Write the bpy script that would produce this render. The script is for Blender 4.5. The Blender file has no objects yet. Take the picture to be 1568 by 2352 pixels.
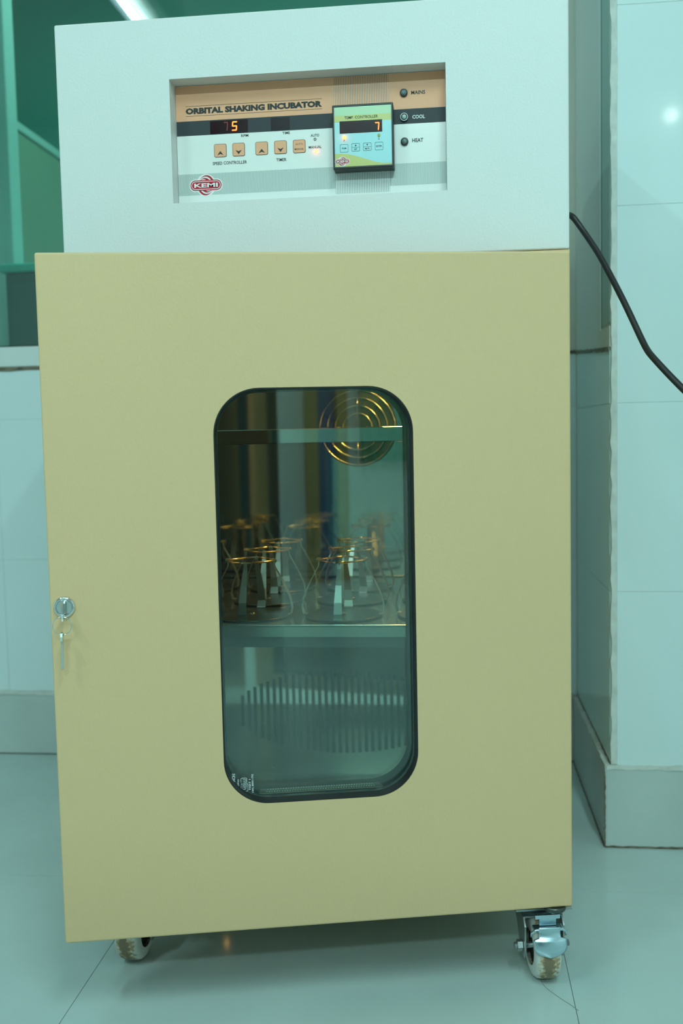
import bpy, bmesh, math, random
from mathutils import Matrix, Vector
random.seed(7)
S = bpy.context.scene
C = S.collection
PI = math.pi

# ------------------------------------------------------------------ camera
F_PX = 2295.57
yaw, pitch, roll = .1109, .0794, -.022
cam_loc = Vector((.4846, -1.2410, .6920))
fw = Vector((-math.sin(yaw)*math.cos(pitch), math.cos(yaw)*math.cos(pitch), -math.sin(pitch)))
r0 = Vector((math.cos(yaw), math.sin(yaw), 0)); u0 = r0.cross(fw)
rr = math.cos(roll)*r0 + math.sin(roll)*u0
uu = -math.sin(roll)*r0 + math.cos(roll)*u0
cd = bpy.data.cameras.new('camera'); cam = bpy.data.objects.new('camera', cd); C.objects.link(cam)
cam.matrix_world = Matrix(((rr.x, uu.x, -fw.x, cam_loc.x), (rr.y, uu.y, -fw.y, cam_loc.y), (rr.z, uu.z, -fw.z, cam_loc.z), (0, 0, 0, 1)))
cd.sensor_fit = 'VERTICAL'; cd.sensor_height = 36.0; cd.lens = F_PX/2352*36
cd.dof.use_dof = True; cd.dof.focus_distance = 1.20; cd.dof.aperture_fstop = 5.0
cd.clip_start = .02
S.camera = cam
S.view_settings.view_transform = 'Standard'; S.view_settings.look = 'None'
S.view_settings.gamma = 1.0; S.view_settings.exposure = 0.07
S.view_settings.use_curve_mapping = False

# ------------------------------------------------------------------ light
LIGHT = (.63, 1.0, .985)            # the greenish cast of the room's tubes
w = bpy.data.worlds.new('world'); S.world = w; w.use_nodes = True
w.node_tree.nodes['Background'].inputs[0].default_value = (.30, .60, .56, 1)
w.node_tree.nodes['Background'].inputs[1].default_value = .12

def area(name, loc, sx, sy, power, col=LIGHT, rot=(0, 0, 0)):
    l = bpy.data.lights.new(name, 'AREA'); l.shape = 'RECTANGLE'; l.size = sx; l.size_y = sy
    l.energy = power; l.color = col
    o = bpy.data.objects.new(name, l); o.location = loc; o.rotation_euler = rot; C.objects.link(o); return o
TUBES = [(-.90, -1.70, 2.60, 16.0, .80), (.95, -1.70, 2.60, 25.0, 1.20)]
for i, (x, y, z, p, ln) in enumerate(TUBES):
    area('tube_light_lamp', (x, y, z-.035), .03, ln, p)
area('wall_tube_lamp', (.50, -3.335, 2.50), 1.2, .05, 33.0, rot=(math.radians(66), 0, 0))
area('side_room_fill', (.05, 1.35, 2.50), .05, .7, 19.0, (.45, 1.0, .88))  # added fill without a fixture, brightens what stands behind the window

# ------------------------------------------------------------------ helpers
W = {}
def nm(m):
    nt = m.node_tree; return nt, nt.nodes, nt.links
def mat(name, col, rough=.5, metal=0., bump=0., bscale=300., bdist=.0005, spec=None, coat=0., var=0., vscale=4., emit=None, estr=0., aniso=0.):
    m = bpy.data.materials.new(name); m.use_nodes = True
    nt, N, L = nm(m); b = N['Principled BSDF']
    b.inputs['Base Color'].default_value = (*col, 1); b.inputs['Roughness'].default_value = rough; b.inputs['Metallic'].default_value = metal
    if spec is not None: b.inputs['Specular IOR Level'].default_value = spec
    if coat: b.inputs['Coat Weight'].default_value = coat; b.inputs['Coat Roughness'].default_value = .08
    tc = N.new('ShaderNodeTexCoord')
    if bump:
        n = N.new('ShaderNodeTexNoise'); n.inputs['Scale'].default_value = bscale; n.inputs['Detail'].default_value = 2.
        L.new(tc.outputs['Object'], n.inputs['Vector'])
        bp = N.new('ShaderNodeBump'); bp.inputs['Strength'].default_value = bump; bp.inputs['Distance'].default_value = bdist
        L.new(n.outputs['Fac'], bp.inputs['Height']); L.new(bp.outputs['Normal'], b.inputs['Normal'])
    if var:
        n2 = N.new('ShaderNodeTexNoise'); n2.inputs['Scale'].default_value = vscale; n2.inputs['Detail'].default_value = 5.
        L.new(tc.outputs['Object'], n2.inputs['Vector'])
        rp = N.new('ShaderNodeValToRGB')
        rp.color_ramp.elements[0].position = .32; rp.color_ramp.elements[1].position = .70
        rp.color_ramp.elements[0].color = (*[c*(1-var) for c in col], 1); rp.color_ramp.elements[1].color = (*[min(1, c*(1+var)) for c in col], 1)
        L.new(n2.outputs['Fac'], rp.inputs['Fac']); L.new(rp.outputs['Color'], b.inputs['Base Color'])
    if emit:
        b.inputs['Emission Color'].default_value = (*emit, 1); b.inputs['Emission Strength'].default_value = estr
    return m
def glass_mat(name, tint, refl, rough=.0):
    """thin architectural pane: clear, tinted, with a Fresnel reflection"""
    m = bpy.data.materials.new(name); m.use_nodes = True; nt, N, L = nm(m)
    for n in list(N):
        if n.type != 'OUTPUT_MATERIAL': N.remove(n)
    out = [n for n in N if n.type == 'OUTPUT_MATERIAL'][0]
    t = N.new('ShaderNodeBsdfTransparent'); t.inputs[0].default_value = (*tint, 1)
    g = N.new('ShaderNodeBsdfGlossy'); g.inputs['Roughness'].default_value = rough; g.inputs[0].default_value = (.95, 1, .98, 1)
    fr = N.new('ShaderNodeFresnel'); fr.inputs['IOR'].default_value = 1.52
    mu = N.new('ShaderNodeMath'); mu.operation = 'MULTIPLY'; mu.inputs[1].default_value = refl; mu.use_clamp = True
    mx = N.new('ShaderNodeMixShader')
    L.new(fr.outputs[0], mu.inputs[0]); L.new(mu.outputs[0], mx.inputs[0]); L.new(t.outputs[0], mx.inputs[1]); L.new(g.outputs[0], mx.inputs[2])
    L.new(mx.outputs[0], out.inputs['Surface']); return m
def stripe_mat(name, a, b, pitch, duty=.5, rough=.4):
    m = mat(name, a, rough); nt, N, L = nm(m); p = N['Principled BSDF']
    tc = N.new('ShaderNodeTexCoord'); sx = N.new('ShaderNodeSeparateXYZ'); L.new(tc.outputs['Object'], sx.inputs[0])
    mu = N.new('ShaderNodeMath'); mu.operation = 'MULTIPLY'; mu.inputs[1].default_value = 1/pitch; L.new(sx.outputs[0], mu.inputs[0])
    fr = N.new('ShaderNodeMath'); fr.operation = 'FRACT'; L.new(mu.outputs[0], fr.inputs[0])
    gt = N.new('ShaderNodeMath'); gt.operation = 'GREATER_THAN'; gt.inputs[1].default_value = duty; L.new(fr.outputs[0], gt.inputs[0])
    mx = N.new('ShaderNodeMix'); mx.data_type = 'RGBA'; mx.inputs[6].default_value = (*a, 1); mx.inputs[7].default_value = (*b, 1)
    L.new(gt.outputs[0], mx.inputs[0]); L.new(mx.outputs[2], p.inputs['Base Color']); return m

class MB:
    def __init__(s): s.v = []; s.f = []; s.sm = []
    def add(s, vs, fs, smooth=False):
        o = len(s.v); s.v += [tuple(v) for v in vs]; s.f += [tuple(i+o for i in f) for f in fs]; s.sm += [smooth]*len(fs); return s
    def box(s, x0, x1, y0, y1, z0, z1, r=0.):
        if r <= 0:
            return s.add([(x0,y0,z0),(x1,y0,z0),(x1,y1,z0),(x0,y1,z0),(x0,y0,z1),(x1,y0,z1),(x1,y1,z1),(x0,y1,z1)],
                         [(3,2,1,0),(4,5,6,7),(0,1,5,4),(1,2,6,5),(2,3,7,6),(3,0,4,7)])
        bm = bmesh.new(); M = Matrix.Translation(((x0+x1)/2,(y0+y1)/2,(z0+z1)/2)) @ Matrix.Diagonal((x1-x0,y1-y0,z1-z0,1))
        bmesh.ops.create_cube(bm, size=1, matrix=M)
        bmesh.ops.bevel(bm, geom=bm.edges[:], offset=r, segments=2, profile=.5, affect='EDGES')
        return s.bm(bm)
    def bm(s, bm, smooth=False):
        bm.verts.index_update(); vs = [v.co[:] for v in bm.verts]; fs = [[v.index for v in f.verts] for f in bm.faces]; bm.free()
        return s.add(vs, fs, smooth)
    def lathe(s, prof, origin, axis='z', n=32, smooth=True, cap=True):
        """prof: list of (radius, along)"""
        vs = []; fs = []
        for r, a in prof:
            for k in range(n):
                t = 2*PI*k/n; c, d = r*math.cos(t), r*math.sin(t)
                p = {'z': (c, d, a), 'x': (a, c, d), 'y': (d, a, c)}[axis]
                vs.append((p[0]+origin[0], p[1]+origin[1], p[2]+origin[2]))
        for i in range(len(prof)-1):
            for k in range(n):
                fs.append((i*n+k, i*n+(k+1) % n, (i+1)*n+(k+1) % n, (i+1)*n+k))
        s.add(vs, fs, smooth)
        if cap:
            o = len(s.v)-len(vs)
            s.f.append(tuple(o+k for k in reversed(range(n)))); s.f.append(tuple(o+(len(prof)-1)*n+k for k in range(n))); s.sm += [False, False]
        return s
    def tube(s, pts, rad, n=8, closed=False):
        pts = [Vector(p) for p in pts]; m = len(pts); vs = []; fs = []
        rads = rad if isinstance(rad, (list, tuple)) else [rad]*m
        prev = None
        for i, p in enumerate(pts):
            a = pts[(i-1) % m] if (closed or i > 0) else p; b = pts[(i+1) % m] if (closed or i < m-1) else p
            t = (b-a).normalized()
            if prev is None:
                up = Vector((0, 0, 1)) if abs(t.z) < .9 else Vector((1, 0, 0)); nx = t.cross(up).normalized()
            else:
                nx = (prev - t*prev.dot(t)).normalized()
            prev = nx; ny = t.cross(nx)
            for k in range(n):
                q = 2*PI*k/n; vs.append(p + rads[i]*(math.cos(q)*nx + math.sin(q)*ny))
        for i in range(m if closed else m-1):
            j = (i+1) % m
            for k in range(n): fs.append((i*n+k, i*n+(k+1) % n, j*n+(k+1) % n, j*n+k))
        s.add(vs, fs, True)
        if not closed:
            o = len(s.v)-len(vs)
            s.f.append(tuple(o+k for k in reversed(range(n)))); s.f.append(tuple(o+(m-1)*n+k for k in range(n))); s.sm += [False, False]
        return s
    def prism(s, poly, y0, y1, holes=(), plane='xz'):
        """extruded flat outline; poly in (a, b) of the plane, thickness along the third axis"""
        bm = bmesh.new(); loops = [poly]+list(holes)
        def P(a, b, t): return (a, t, b) if plane == 'xz' else ((a, b, t) if plane == 'xy' else (t, a, b))
        es = []; front = []; back = []
        for lp in loops:
            f = [bm.verts.new(P(a, b, y0)) for a, b in lp]; front.append(f)
            es += [bm.edges.new((f[i], f[(i+1) % len(f)])) for i in range(len(f))]
        g = bmesh.ops.triangle_fill(bm, edges=es, use_beauty=True)
        ff = [x for x in g['geom'] if isinstance(x, bmesh.types.BMFace)]
        mp = {}
        for fl in front:
            for v in fl:
                co = v.co.copy()
                if plane == 'xz': co.y = y1
                elif plane == 'xy': co.z = y1
                else: co.x = y1
                mp[v] = bm.verts.new(co)
        for f in ff: bm.faces.new([mp[v] for v in reversed(f.verts)])
        for fl in front:
            for i in range(len(fl)):
                a, b = fl[i], fl[(i+1) % len(fl)]; bm.faces.new((a, b, mp[b], mp[a]))
        bmesh.ops.recalc_face_normals(bm, faces=bm.faces[:])
        return s.bm(bm)
    def xf(s, M):
        s.v = [tuple((M @ Vector(v))) for v in s.v]; return s
    def mesh(s, name):
        me = bpy.data.meshes.new(name); me.from_pydata(s.v, [], s.f)
        me.polygons.foreach_set('use_smooth', s.sm); me.update()
        bm = bmesh.new(); bm.from_mesh(me); bmesh.ops.recalc_face_normals(bm, faces=bm.faces[:]); bm.to_mesh(me); bm.free()
        return me
    def build(s, name, m, parent=None, M=None):
        return link(name, s.mesh(name), m, parent, M)
def link(name, me, m, parent=None, M=None):
    o = bpy.data.objects.new(name, me); C.objects.link(o)
    if m and not me.materials: me.materials.append(m)
    o.matrix_basis = M if M is not None else Matrix.Identity(4)
    if parent is not None:
        o.parent = parent; o.matrix_parent_inverse = W[parent.name].inverted()
    W[o.name] = o.matrix_basis.copy()
    return o
def empty(name, loc):
    o = bpy.data.objects.new(name, None); o.empty_display_size = .05; C.objects.link(o); o.location = loc
    W[o.name] = Matrix.Translation(loc); return o
def tag(o, label=None, cat=None, group=None, kind=None):
    for k, v in (('label', label), ('category', cat), ('group', group), ('kind', kind)):
        if v: o[k] = v
    return o
def rrect(x0, x1, z0, z1, r, n=10):
    pts = []
    for cx, cz, a in ((x1-r, z1-r, 0), (x0+r, z1-r, 90), (x0+r, z0+r, 180), (x1-r, z0+r, 270)):
        for k in range(n+1):
            t = math.radians(a+90*k/n); pts.append((cx+r*math.cos(t), cz+r*math.sin(t)))
    return pts
def ell(cx, cz, a, b, n=32, t0=0, t1=360):
    return [(cx+a*math.cos(math.radians(t0+(t1-t0)*k/n)), cz+b*math.sin(math.radians(t0+(t1-t0)*k/n))) for k in range(n)]
def text_mesh(txt, x0, x1, z0, z1, y, bold=0., thick=.00008):
    cu = bpy.data.curves.new('lettering', 'FONT'); cu.body = txt; cu.size = 1; cu.offset = bold; cu.resolution_u = 2
    o = bpy.data.objects.new('lettering', cu); C.objects.link(o)
    dg = bpy.context.evaluated_depsgraph_get(); me = bpy.data.meshes.new_from_object(o.evaluated_get(dg))
    C.objects.unlink(o); bpy.data.objects.remove(o); bpy.data.curves.remove(cu)
    xs = [v.co.x for v in me.vertices]; ys = [v.co.y for v in me.vertices]
    ax, bx, ay, by = min(xs), max(xs), min(ys), max(ys)
    for v in me.vertices:
        a = x0+(v.co.x-ax)/(bx-ax)*(x1-x0); b = z0+(v.co.y-ay)/(by-ay)*(z1-z0); v.co = (a, y, b)
    me.update(); return me
def text(name, txt, x0, x1, z0, z1, y, m, parent, bold=0., M=None):
    return link(name, text_mesh(txt, x0, x1, z0, z1, y, bold), m, parent, M)

# ------------------------------------------------------------------ materials
WHITE = mat('white powder coat', (.735, .725, .71), .5, bump=.4, bscale=330, bdist=.0007, spec=.22)
BEIGE = mat('beige powder coat', (.71, .490, .270), .5, spec=.25, bump=.45, bscale=260, bdist=.0006, var=.015, vscale=3)
STEEL = mat('stainless steel', (.62, .60, .55), .055, 1.0, bump=.02, bscale=6, bdist=.003)
STEELB = mat('brushed steel', (.55, .53, .48), .24, 1.0)
WIRE = mat('polished wire', (.80, .70, .48), .14, 1.0)
CHROME = mat('chrome', (.80, .82, .82), .08, 1.0)
ZINC = mat('zinc plate', (.58, .74, .84), .24, 1.0, bump=.05, bscale=120)
DARKZINC = mat('dull zinc plate', (.42, .46, .46), .38, .9)
BLACK = mat('black rubber', (.012, .012, .012), .45)
HUB = mat('black plastic hub', (.006, .006, .006), .6)
SATIN = mat('black plastic bezel', (.02, .024, .024), .38)
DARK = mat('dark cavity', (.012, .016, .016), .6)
NYLON = mat('white nylon', (.72, .72, .68), .42)
# grimy tread
def tread_mat():
    m = mat('dirty nylon tread', (.7, .7, .66), .5); nt, N, L = nm(m); b = N['Principled BSDF']
    tc = N.new('ShaderNodeTexCoord'); n = N.new('ShaderNodeTexNoise'); n.inputs['Scale'].default_value = 170; n.inputs['Detail'].default_value = 6
    L.new(tc.outputs['Object'], n.inputs['Vector'])
    sx = N.new('ShaderNodeSeparateXYZ'); L.new(tc.outputs['Object'], sx.inputs[0])
    a = N.new('ShaderNodeMath'); a.operation = 'ABSOLUTE'; L.new(sx.outputs[0], a.inputs[0])
    c = N.new('ShaderNodeMath'); c.operation = 'MULTIPLY_ADD'; c.inputs[1].default_value = -30.; c.inputs[2].default_value = .78; L.new(a.outputs[0], c.inputs[0])
    s = N.new('ShaderNodeMath'); s.operation = 'MULTIPLY'; L.new(n.outputs['Fac'], s.inputs[0]); L.new(c.outputs[0], s.inputs[1])
    rp = N.new('ShaderNodeValToRGB'); e = rp.color_ramp.elements
    e[0].position = .20; e[0].color = (.70, .69, .64, 1); e[1].position = .34; e[1].color = (.24, .18, .11, 1)
    e2 = e.new(.27); e2.color = (.50, .36, .2, 1)
    L.new(s.outputs[0], rp.inputs['Fac']); L.new(rp.outputs['Color'], b.inputs['Base Color']); return m
TREAD = tread_mat()
FLOORM = mat('vitrified floor tile', (.50, .60, .585), .16, var=.05, vscale=5, spec=.5)
GROUT = mat('dark floor joint', (.10, .11, .10), .8)
GLAZE = mat('white glazed wall tile', (.70, .80, .81), .06, bump=.02, bscale=5, bdist=.01, var=.012, vscale=2)
CEMENT = mat('white cement', (.62, .64, .60), .9, bump=.5, bscale=120, bdist=.002, var=.12, vscale=40)
GRIME = mat('brown grime', (.16, .13, .09), .9, bump=.4, bscale=90, bdist=.002, var=.5, vscale=60)
SKIRT = mat('grey skirting tile', (.50, .56, .54), .28, var=.06, vscale=8)
PLASTER = mat('pale plaster', (.60, .62, .54), .6, var=.05, vscale=9)
PAINT = mat('white wall paint', (.78, .82, .80), .7)
CEIL = mat('ceiling paint', (.62, .63, .61), .9)
SILLM = mat('white window frame', (.70, .74, .73), .35)
PANE = glass_mat('window glass', (.62, .80, .76), 2.2)
DOORGLASS = glass_mat('door glass', (.88, .94, .92), 1.6)
ETCH = mat('etched white mark', (.75, .80, .80), .7)

# print colours
P_WHITE = mat('panel white', (.80, .80, .77), .22)
P_TAN = mat('panel tan', (.84, .41, .24), .4, spec=.25)
P_DARK = mat('panel charcoal', (.045, .05, .058), .45, spec=.2)
P_INK = mat('panel ink', (.04, .045, .045), .5, spec=.2)
P_GREY = mat('panel grey lettering', (.62, .64, .64), .4)
P_RED = mat('logo red', (.46, .012, .035), .4, spec=.25)
P_LOGOW = mat('logo white', (.82, .78, .77), .3)
P_VTAN = stripe_mat('tan ribbed print', (.88, .43, .25), (.34, .20, .13), .00212, .58)
P_VWHT = stripe_mat('white ribbed print', (.78, .80, .78), (.34, .38, .36), .00212, .58)
P_H = stripe_mat('fine ribbed print', (.62, .66, .63), (.34, .40, .38), .00150, .5)
P_DISP = mat('dark red display window', (.018, .002, .005), .12)
P_DISP2 = mat('dark display window', (.022, .012, .018), .12)
LED_ON = mat('lit red segment', (.8, .05, .02), .4, emit=(1., .10, .008), estr=7.)
LED_DIM = mat('faint red segment', (.15, .01, .01), .4, emit=(1., .02, .03), estr=.10)
LED_OR = mat('lit red lamp', (.9, .3, .1), .4, emit=(1., .15, .02), estr=6.)
LED_OFF = mat('green lamp unlit', (.22, .30, .02), .3)
T_BLUE = mat('controller blue print', (.36, .66, .70), .3)
T_GREEN = mat('controller green print', (.42, .62, .38), .3)
T_YEL = mat('controller yellow print', (.52, .52, .16), .3)
LENS = mat('grey indicator lens', (.16, .24, .24), .15)

# ------------------------------------------------------------------ the room
FX = [.0131+.61*k for k in range(-4, 5)]; FY = [.234+.61*k for k in range(-6, 2)]
ROOM = dict(x0=-2.4, x1=2.6, y0=-3.4, y1=.834, z1=2.70)
fl = tag(MB().box(-2.6, 2.8, -3.6, 2.9, -.06, -.0005).build('floor', GROUT), kind='structure')
g = .0004
xs = [-2.6]+[x for x in FX if -2.55 < x < 2.75]+[2.8]; ys = [-3.6]+[y for y in FY if -3.55 < y < .80]+[.84]
for i in range(len(xs)-1):
    for j in range(len(ys)-1):
        MB().box(xs[i]+g, xs[i+1]-g, ys[j]+g, ys[j+1]-g, -.0012, 0).build('floor_tile', FLOORM, fl)
MB().box(-2.6, 2.8, .842, 2.9, -.0012, 0).build('floor_tile', FLOORM, fl)
tag(MB().box(-2.6, 2.8, -3.6, 2.9, 2.70, 2.76).build('ceiling', CEIL), kind='structure')
tag(MB().box(-2.5, -2.4, -3.5, 2.9, 0, 2.7).build('wall_left', PAINT), kind='structure')
tag(MB().box(2.6, 2.7, -3.5, 2.9, 0, 2.7).build('wall_right', PAINT), kind='structure')
wf = tag(MB().box(-2.5, 2.7, -3.5, -3.4, 0, 2.7).build('wall_front', PAINT), kind='structure')

# back wall below the window, right part, and above
WX0, WX1, WZ0, WZ1 = -2.0, .56, .8916, 2.15
wb = MB()
wb.box(-2.4, 2.6, .8348, .93, 0, .8425); wb.box(-2.4, WX0, .842, .93, .8425, 2.7); wb.box(WX1, 2.6, .842, .93, .8425, 2.7); wb.box(WX0, WX1, .842, .93, WZ1, 2.7)
wback = tag(wb.build('wall_back', PLASTER), kind='structure')
tiles_x = [-2.39, -2.01, -1.63, -1.25, -.87, -.492, -.114, .264, .60, .7357]
tz = [.139, .4310, .7350, .8400]
for i in range(len(tiles_x)-1):
    for j in range(len(tz)-1):
        MB().box(tiles_x[i]+.0004, tiles_x[i+1]-.0004, .834, .842, tz[j]+.0004, tz[j+1]-.0004, .0006).build('wall_tile', GLAZE, wback)
bb = MB().box(-2.39, .7270, .826, .842, 0, .134).build('baseboard_back', SKIRT); tag(bb, kind='structure')
def rough_strip(p0, p1, wdt, seed, amp=.5, n=40):
    """irregular bead of mortar or dirt between two points; wdt = (normal half size, other half size) as vectors"""
    rnd = random.Random(seed); p0, p1 = Vector(p0), Vector(p1); a, b = Vector(wdt[0]), Vector(wdt[1]); m = MB(); vs = []; fs = []
    for i in range(n+1):
        c = p0.lerp(p1, i/n); s1 = 1+amp*(rnd.random()-.5)*2; s2 = 1+amp*(rnd.random()-.5)
        q = [c-a*s1-b*s2, c+a*(1+amp*(rnd.random()-.5)*2)-b*s2, c+a*(1+amp*(rnd.random()-.5)*2)+b*s2, c-a*s1+b*s2]
        vs += q
        if i:
            o = 4*(i-1)
            for k in range(4): fs.append((o+k, o+(k+1) % 4, o+4+(k+1) % 4, o+4+k))
    fs += [(3, 2, 1, 0), (4*n, 4*n+1, 4*n+2, 4*n+3)]
    return m.add(vs, fs)
tr = rough_strip((-2.39, .830, .1375), (.727, .830, .1375), ((0, 0, .0035), (0, .006, 0)), 1, .5, 120).build('trim_1', CEMENT); tag(tr, kind='structure')
tr = rough_strip((-2.39, .835, .8435), (.7357, .835, .8435), ((0, 0, .0035), (0, .004, 0)), 2, .6, 160).build('trim_2', GRIME); tag(tr, kind='structure')
tr = rough_strip((-2.39, .827, .001), (.727, .827, .001), ((0, 0, .0012), (0, .002, 0)), 3, .5, 60).build('trim_3', GROUT); tag(tr, kind='structure')

# window in the back wall
wroot = empty('window_1', ((WX0+WX1)/2, .88, WZ0)); tag(wroot, kind='structure')
MB().box(WX0, WX1, .834, .93, .8470, .8906, .003).build('window_sill', SILLM, wroot)
fr = MB(); fr.box(WX0, WX0+.05, .855, .905, .8906, WZ1); fr.box(WX1-.05, WX1, .855, .905, .8906, WZ1); fr.box(WX0+.05, WX1-.05, .855, .905, WZ1-.05, WZ1)
fr.build('window_frame', SILLM, wroot)
MB().box(WX0+.05, WX1-.05, .866, .884, .8906, .8960).build('window_gasket', BLACK, wroot)
MB().box(WX0+.05, WX1-.05, .872, .876, .8955, WZ1-.05).build('window_pane', PANE, wroot)

# pillar on the right
PX, PY = .7390, .3995
pl = MB(); pl.box(PX-.0004, 1.45, PY+.0008, .842, 0, 2.7)
pil = tag(pl.build('wall_pillar', CEMENT), kind='structure')
pz = [.1340, .4250, .7290, 1.0370, 1.3410, 1.6450, 1.95, 2.25, 2.55, 2.70]
for k in range(len(pz)-1):
    MB().box(PX+.0085, 1.042, PY, PY+.008, pz[k]+.0003, pz[k+1]-.0003, .0005).build('wall_tile', GLAZE, pil)
    MB().box(1.044, 1.349, PY, PY+.008, pz[k]+.0003, pz[k+1]-.0003, .0005).build('wall_tile', GLAZE, pil)
TILE_BOUNCE = mat('wall tile with teal bounce light', (.60, .86, .83), .16, var=.02, vscale=3)  # same tile as the front, with teal bounce light mixed into its colour
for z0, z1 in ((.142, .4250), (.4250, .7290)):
    MB().box(PX-.002, PX+.006, PY+.008, .838, z0+.0003, z1-.0003, .0005).build('wall_tile', TILE_BOUNCE, pil)
MB().prism([(PY+.008, .7293), (.838, .7293), (.838, .8400), (PY+.008, .8130)], PX-.002, PX+.006, plane='yz').build('wall_tile', TILE_BOUNCE, pil)
MB().prism([(PY+.108, .8250), (.838, .8460), (.838, 2.70), (PY+.108, 2.70)], PX-.002, PX+.006, plane='yz').build('plaster_panel', PAINT, pil)
MB().prism([(PY+.008, .8190), (PY+.1078, .8250), (PY+.1078, .8540), (PY+.008, .8520)], PX-.002, PX+.006, plane='yz').build('plaster_ledge', PAINT, pil)
tag(rough_strip((PX-.001, PY+.010, .8155), (PX-.001, .836, .8430), ((0, 0, .0028), (.0022, 0, 0)), 12, .6, 40).build('trim_10', mat('grey grime', (.22, .24, .20), .9)), kind='structure')
MB().box(PX-.0015, PX+.006, PY+.008, PY+.0900, .8575, 2.70, .001).build('plaster_strip', mat('dull teal paint', (.42, .60, .57), .6), pil)
MB().box(PX-.0008, PX+.006, PY+.0902, PY+.1076, .8575, 2.70).build('groove', mat('dark groove', (.20, .34, .32), .8), pil)
tag(rough_strip((PX+.0035, PY+.0035, .140), (PX+.0035, PY+.0035, 2.69), ((.0045, 0, 0), (0, .0045, 0)), 5, .35, 150).build('trim_4', CEMENT), kind='structure')
bp = MB(); bp.box(.7274, .7354, .396, .8240, .0015, .1330, .001); bpo = tag(bp.build('baseboard_pillar', SKIRT), kind='structure')
MB().box(.7300, 1.03, .3955, .4035, .0015, .1330, .001).build('skirting_tile', SKIRT, bpo)
MB().box(1.032, 1.45, .3955, .4035, .0015, .1330, .001).build('skirting_tile', SKIRT, bpo)
tag(rough_strip((.7300, .3985, .1350), (1.45, .3985, .1350), ((0, 0, .0032), (0, .004, 0)), 6, .5, 60).build('trim_5', CEMENT), kind='structure')
tag(rough_strip((.7320, .400, .1350), (.7320, .824, .1350), ((0, 0, .0030), (.0045, 0, 0)), 7, .4, 40).build('trim_6', CEMENT), kind='structure')
tag(rough_strip((.7274, .3955, .0015), (1.45, .3955, .0015), ((0, 0, .0016), (0, .0015, 0)), 8, .6, 70).build('trim_7', GRIME), kind='structure')
tag(rough_strip((.7274, .3960, .0015), (.7274, .8240, .0015), ((0, 0, .0014), (.0014, 0, 0)), 9, .5, 40).build('trim_8', GRIME), kind='structure')
tag(rough_strip((.7272, .3955, .003), (.7272, .3955, .128), ((.0010, 0, 0), (0, .0010, 0)), 10, .9, 26).build('trim_9', GRIME), kind='structure')

# the room beyond the window
YELW = mat('yellowish partition', (.45, .49, .38), .7, var=.06, vscale=2)
TEALW = mat('far room wall', (.10, .64, .55), .8, var=.05, vscale=2)
DKCAB = mat('dark cupboard paint', (.05, .11, .10), .5)
tag(MB().box(-2.5, 2.7, 2.80, 2.90, 0, 2.7).build('wall_far', TEALW), kind='structure')
o = MB().box(-.800, -.775, 1.56, 2.80, 0, 1.60, .004).build('room_partition', YELW)
tag(o, 'yellowish low partition standing behind the window glass', 'partition')
MB().box(-.806, -.769, 1.55, 2.80, 1.60, 1.625, .003).build('partition_cap', PAINT, o)
o = MB().box(-.86, -.597, 1.20, 1.26, 0, 2.2, .004).build('pale_post', PAINT); tag(o, 'pale upright post behind the window, left edge of photo', 'post')
MB().box(-.87, -.590, 1.19, 1.27, 0, .10, .003).build('post_plinth', SILLM, o)
cb = empty('dark_cupboard', (-.46, 1.25, 0)); tag(cb, 'dark green low cupboard behind the window left of the incubator', 'cupboard')
MB().box(-.56, -.10, 1.062, 1.46, .02, 1.085, .004).build('body', DKCAB, cb)
MB().box(-.57, -.09, 1.05, 1.47, 1.085, 1.105, .004).build('top', TEALW, cb)
for k in range(2): MB().box(-.55+.23*k, -.33+.23*k, 1.052, 1.062, .06, 1.06, .003).build('door', DKCAB, cb)

# things on the wall behind the camera, met only as reflections
def front_door(name, x0, x1, m, fm, z1=2.1):
    r = tag(MB().box(x0+.001, x1-.001, -3.399, -3.37, .002, z1, .004).build(name, m), kind='structure')
    f = MB(); f.box(x0-.05, x0, -3.399, -3.34, .002, z1+.05); f.box(x1, x1+.05, -3.399, -3.34, .002, z1+.05); f.box(x0, x1, -3.399, -3.34, z1, z1+.05)
    f.build('door_frame', fm, r)
    MB().lathe([(.02, 0), (.024, .01), (.02, .03)], (x1-.09, -3.37, 1.0), 'y', 16).build('door_knob', STEELB, r)
WOOD = mat('tan door frame', (.42, .30, .14), .5); BLUE = mat('blue door', (.02, .12, .30), .4); BLK = mat('black stand-in', (.015, .018, .02), .4)
front_door('door_1', 1.345, 1.44, BLUE, WOOD)
front_door('added_dark_door', -1.60, -.62, BLK, BLK)  # added dark door, takes away a pale band mirrored in the chamber steel
cq = empty('dark_standin', (.70, -2.70, 0)); tag(cq, 'dark cupboard-shaped stand-in added for the reflection in the left half of the incubator door glass', 'cupboard')  # added in place of the dark figure mirrored in the glass
MB().box(.46, .935, -2.90, -2.515, .03, 1.90, .006).build('body', BLK, cq)
for k in range(2): MB().box(.470+.231*k, .694+.231*k, -2.514, -2.50, .06, 1.88, .004).build('door', BLK, cq)
for k in range(2): MB().tube([(.672+.050*k, -2.497, .95), (.672+.050*k, -2.475, .97), (.672+.050*k, -2.475, 1.09), (.672+.050*k, -2.497, 1.11)], .005, 8).build('handle', STEELB, cq)
GREENC = mat('green curtain', (.02, .30, .22), .8)
cu = []
for k in range(33):
    x = 1.56+.0115*k; cu.append((x, -3.36+.012*math.sin(k*1.4)))
back_ = [(x, y-.004) for x, y in reversed(cu)]
o = MB().prism(cu+back_, .55, 1.55, plane='xy').build('green_curtain', GREENC); tag(o, 'green hanging cloth reflected in the incubator door glass', 'curtain')
MB().tube([(1.50, -3.36, 1.56), (2.0, -3.36, 1.56)], .010, 10).build('curtain_rod', STEELB, o)

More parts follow.
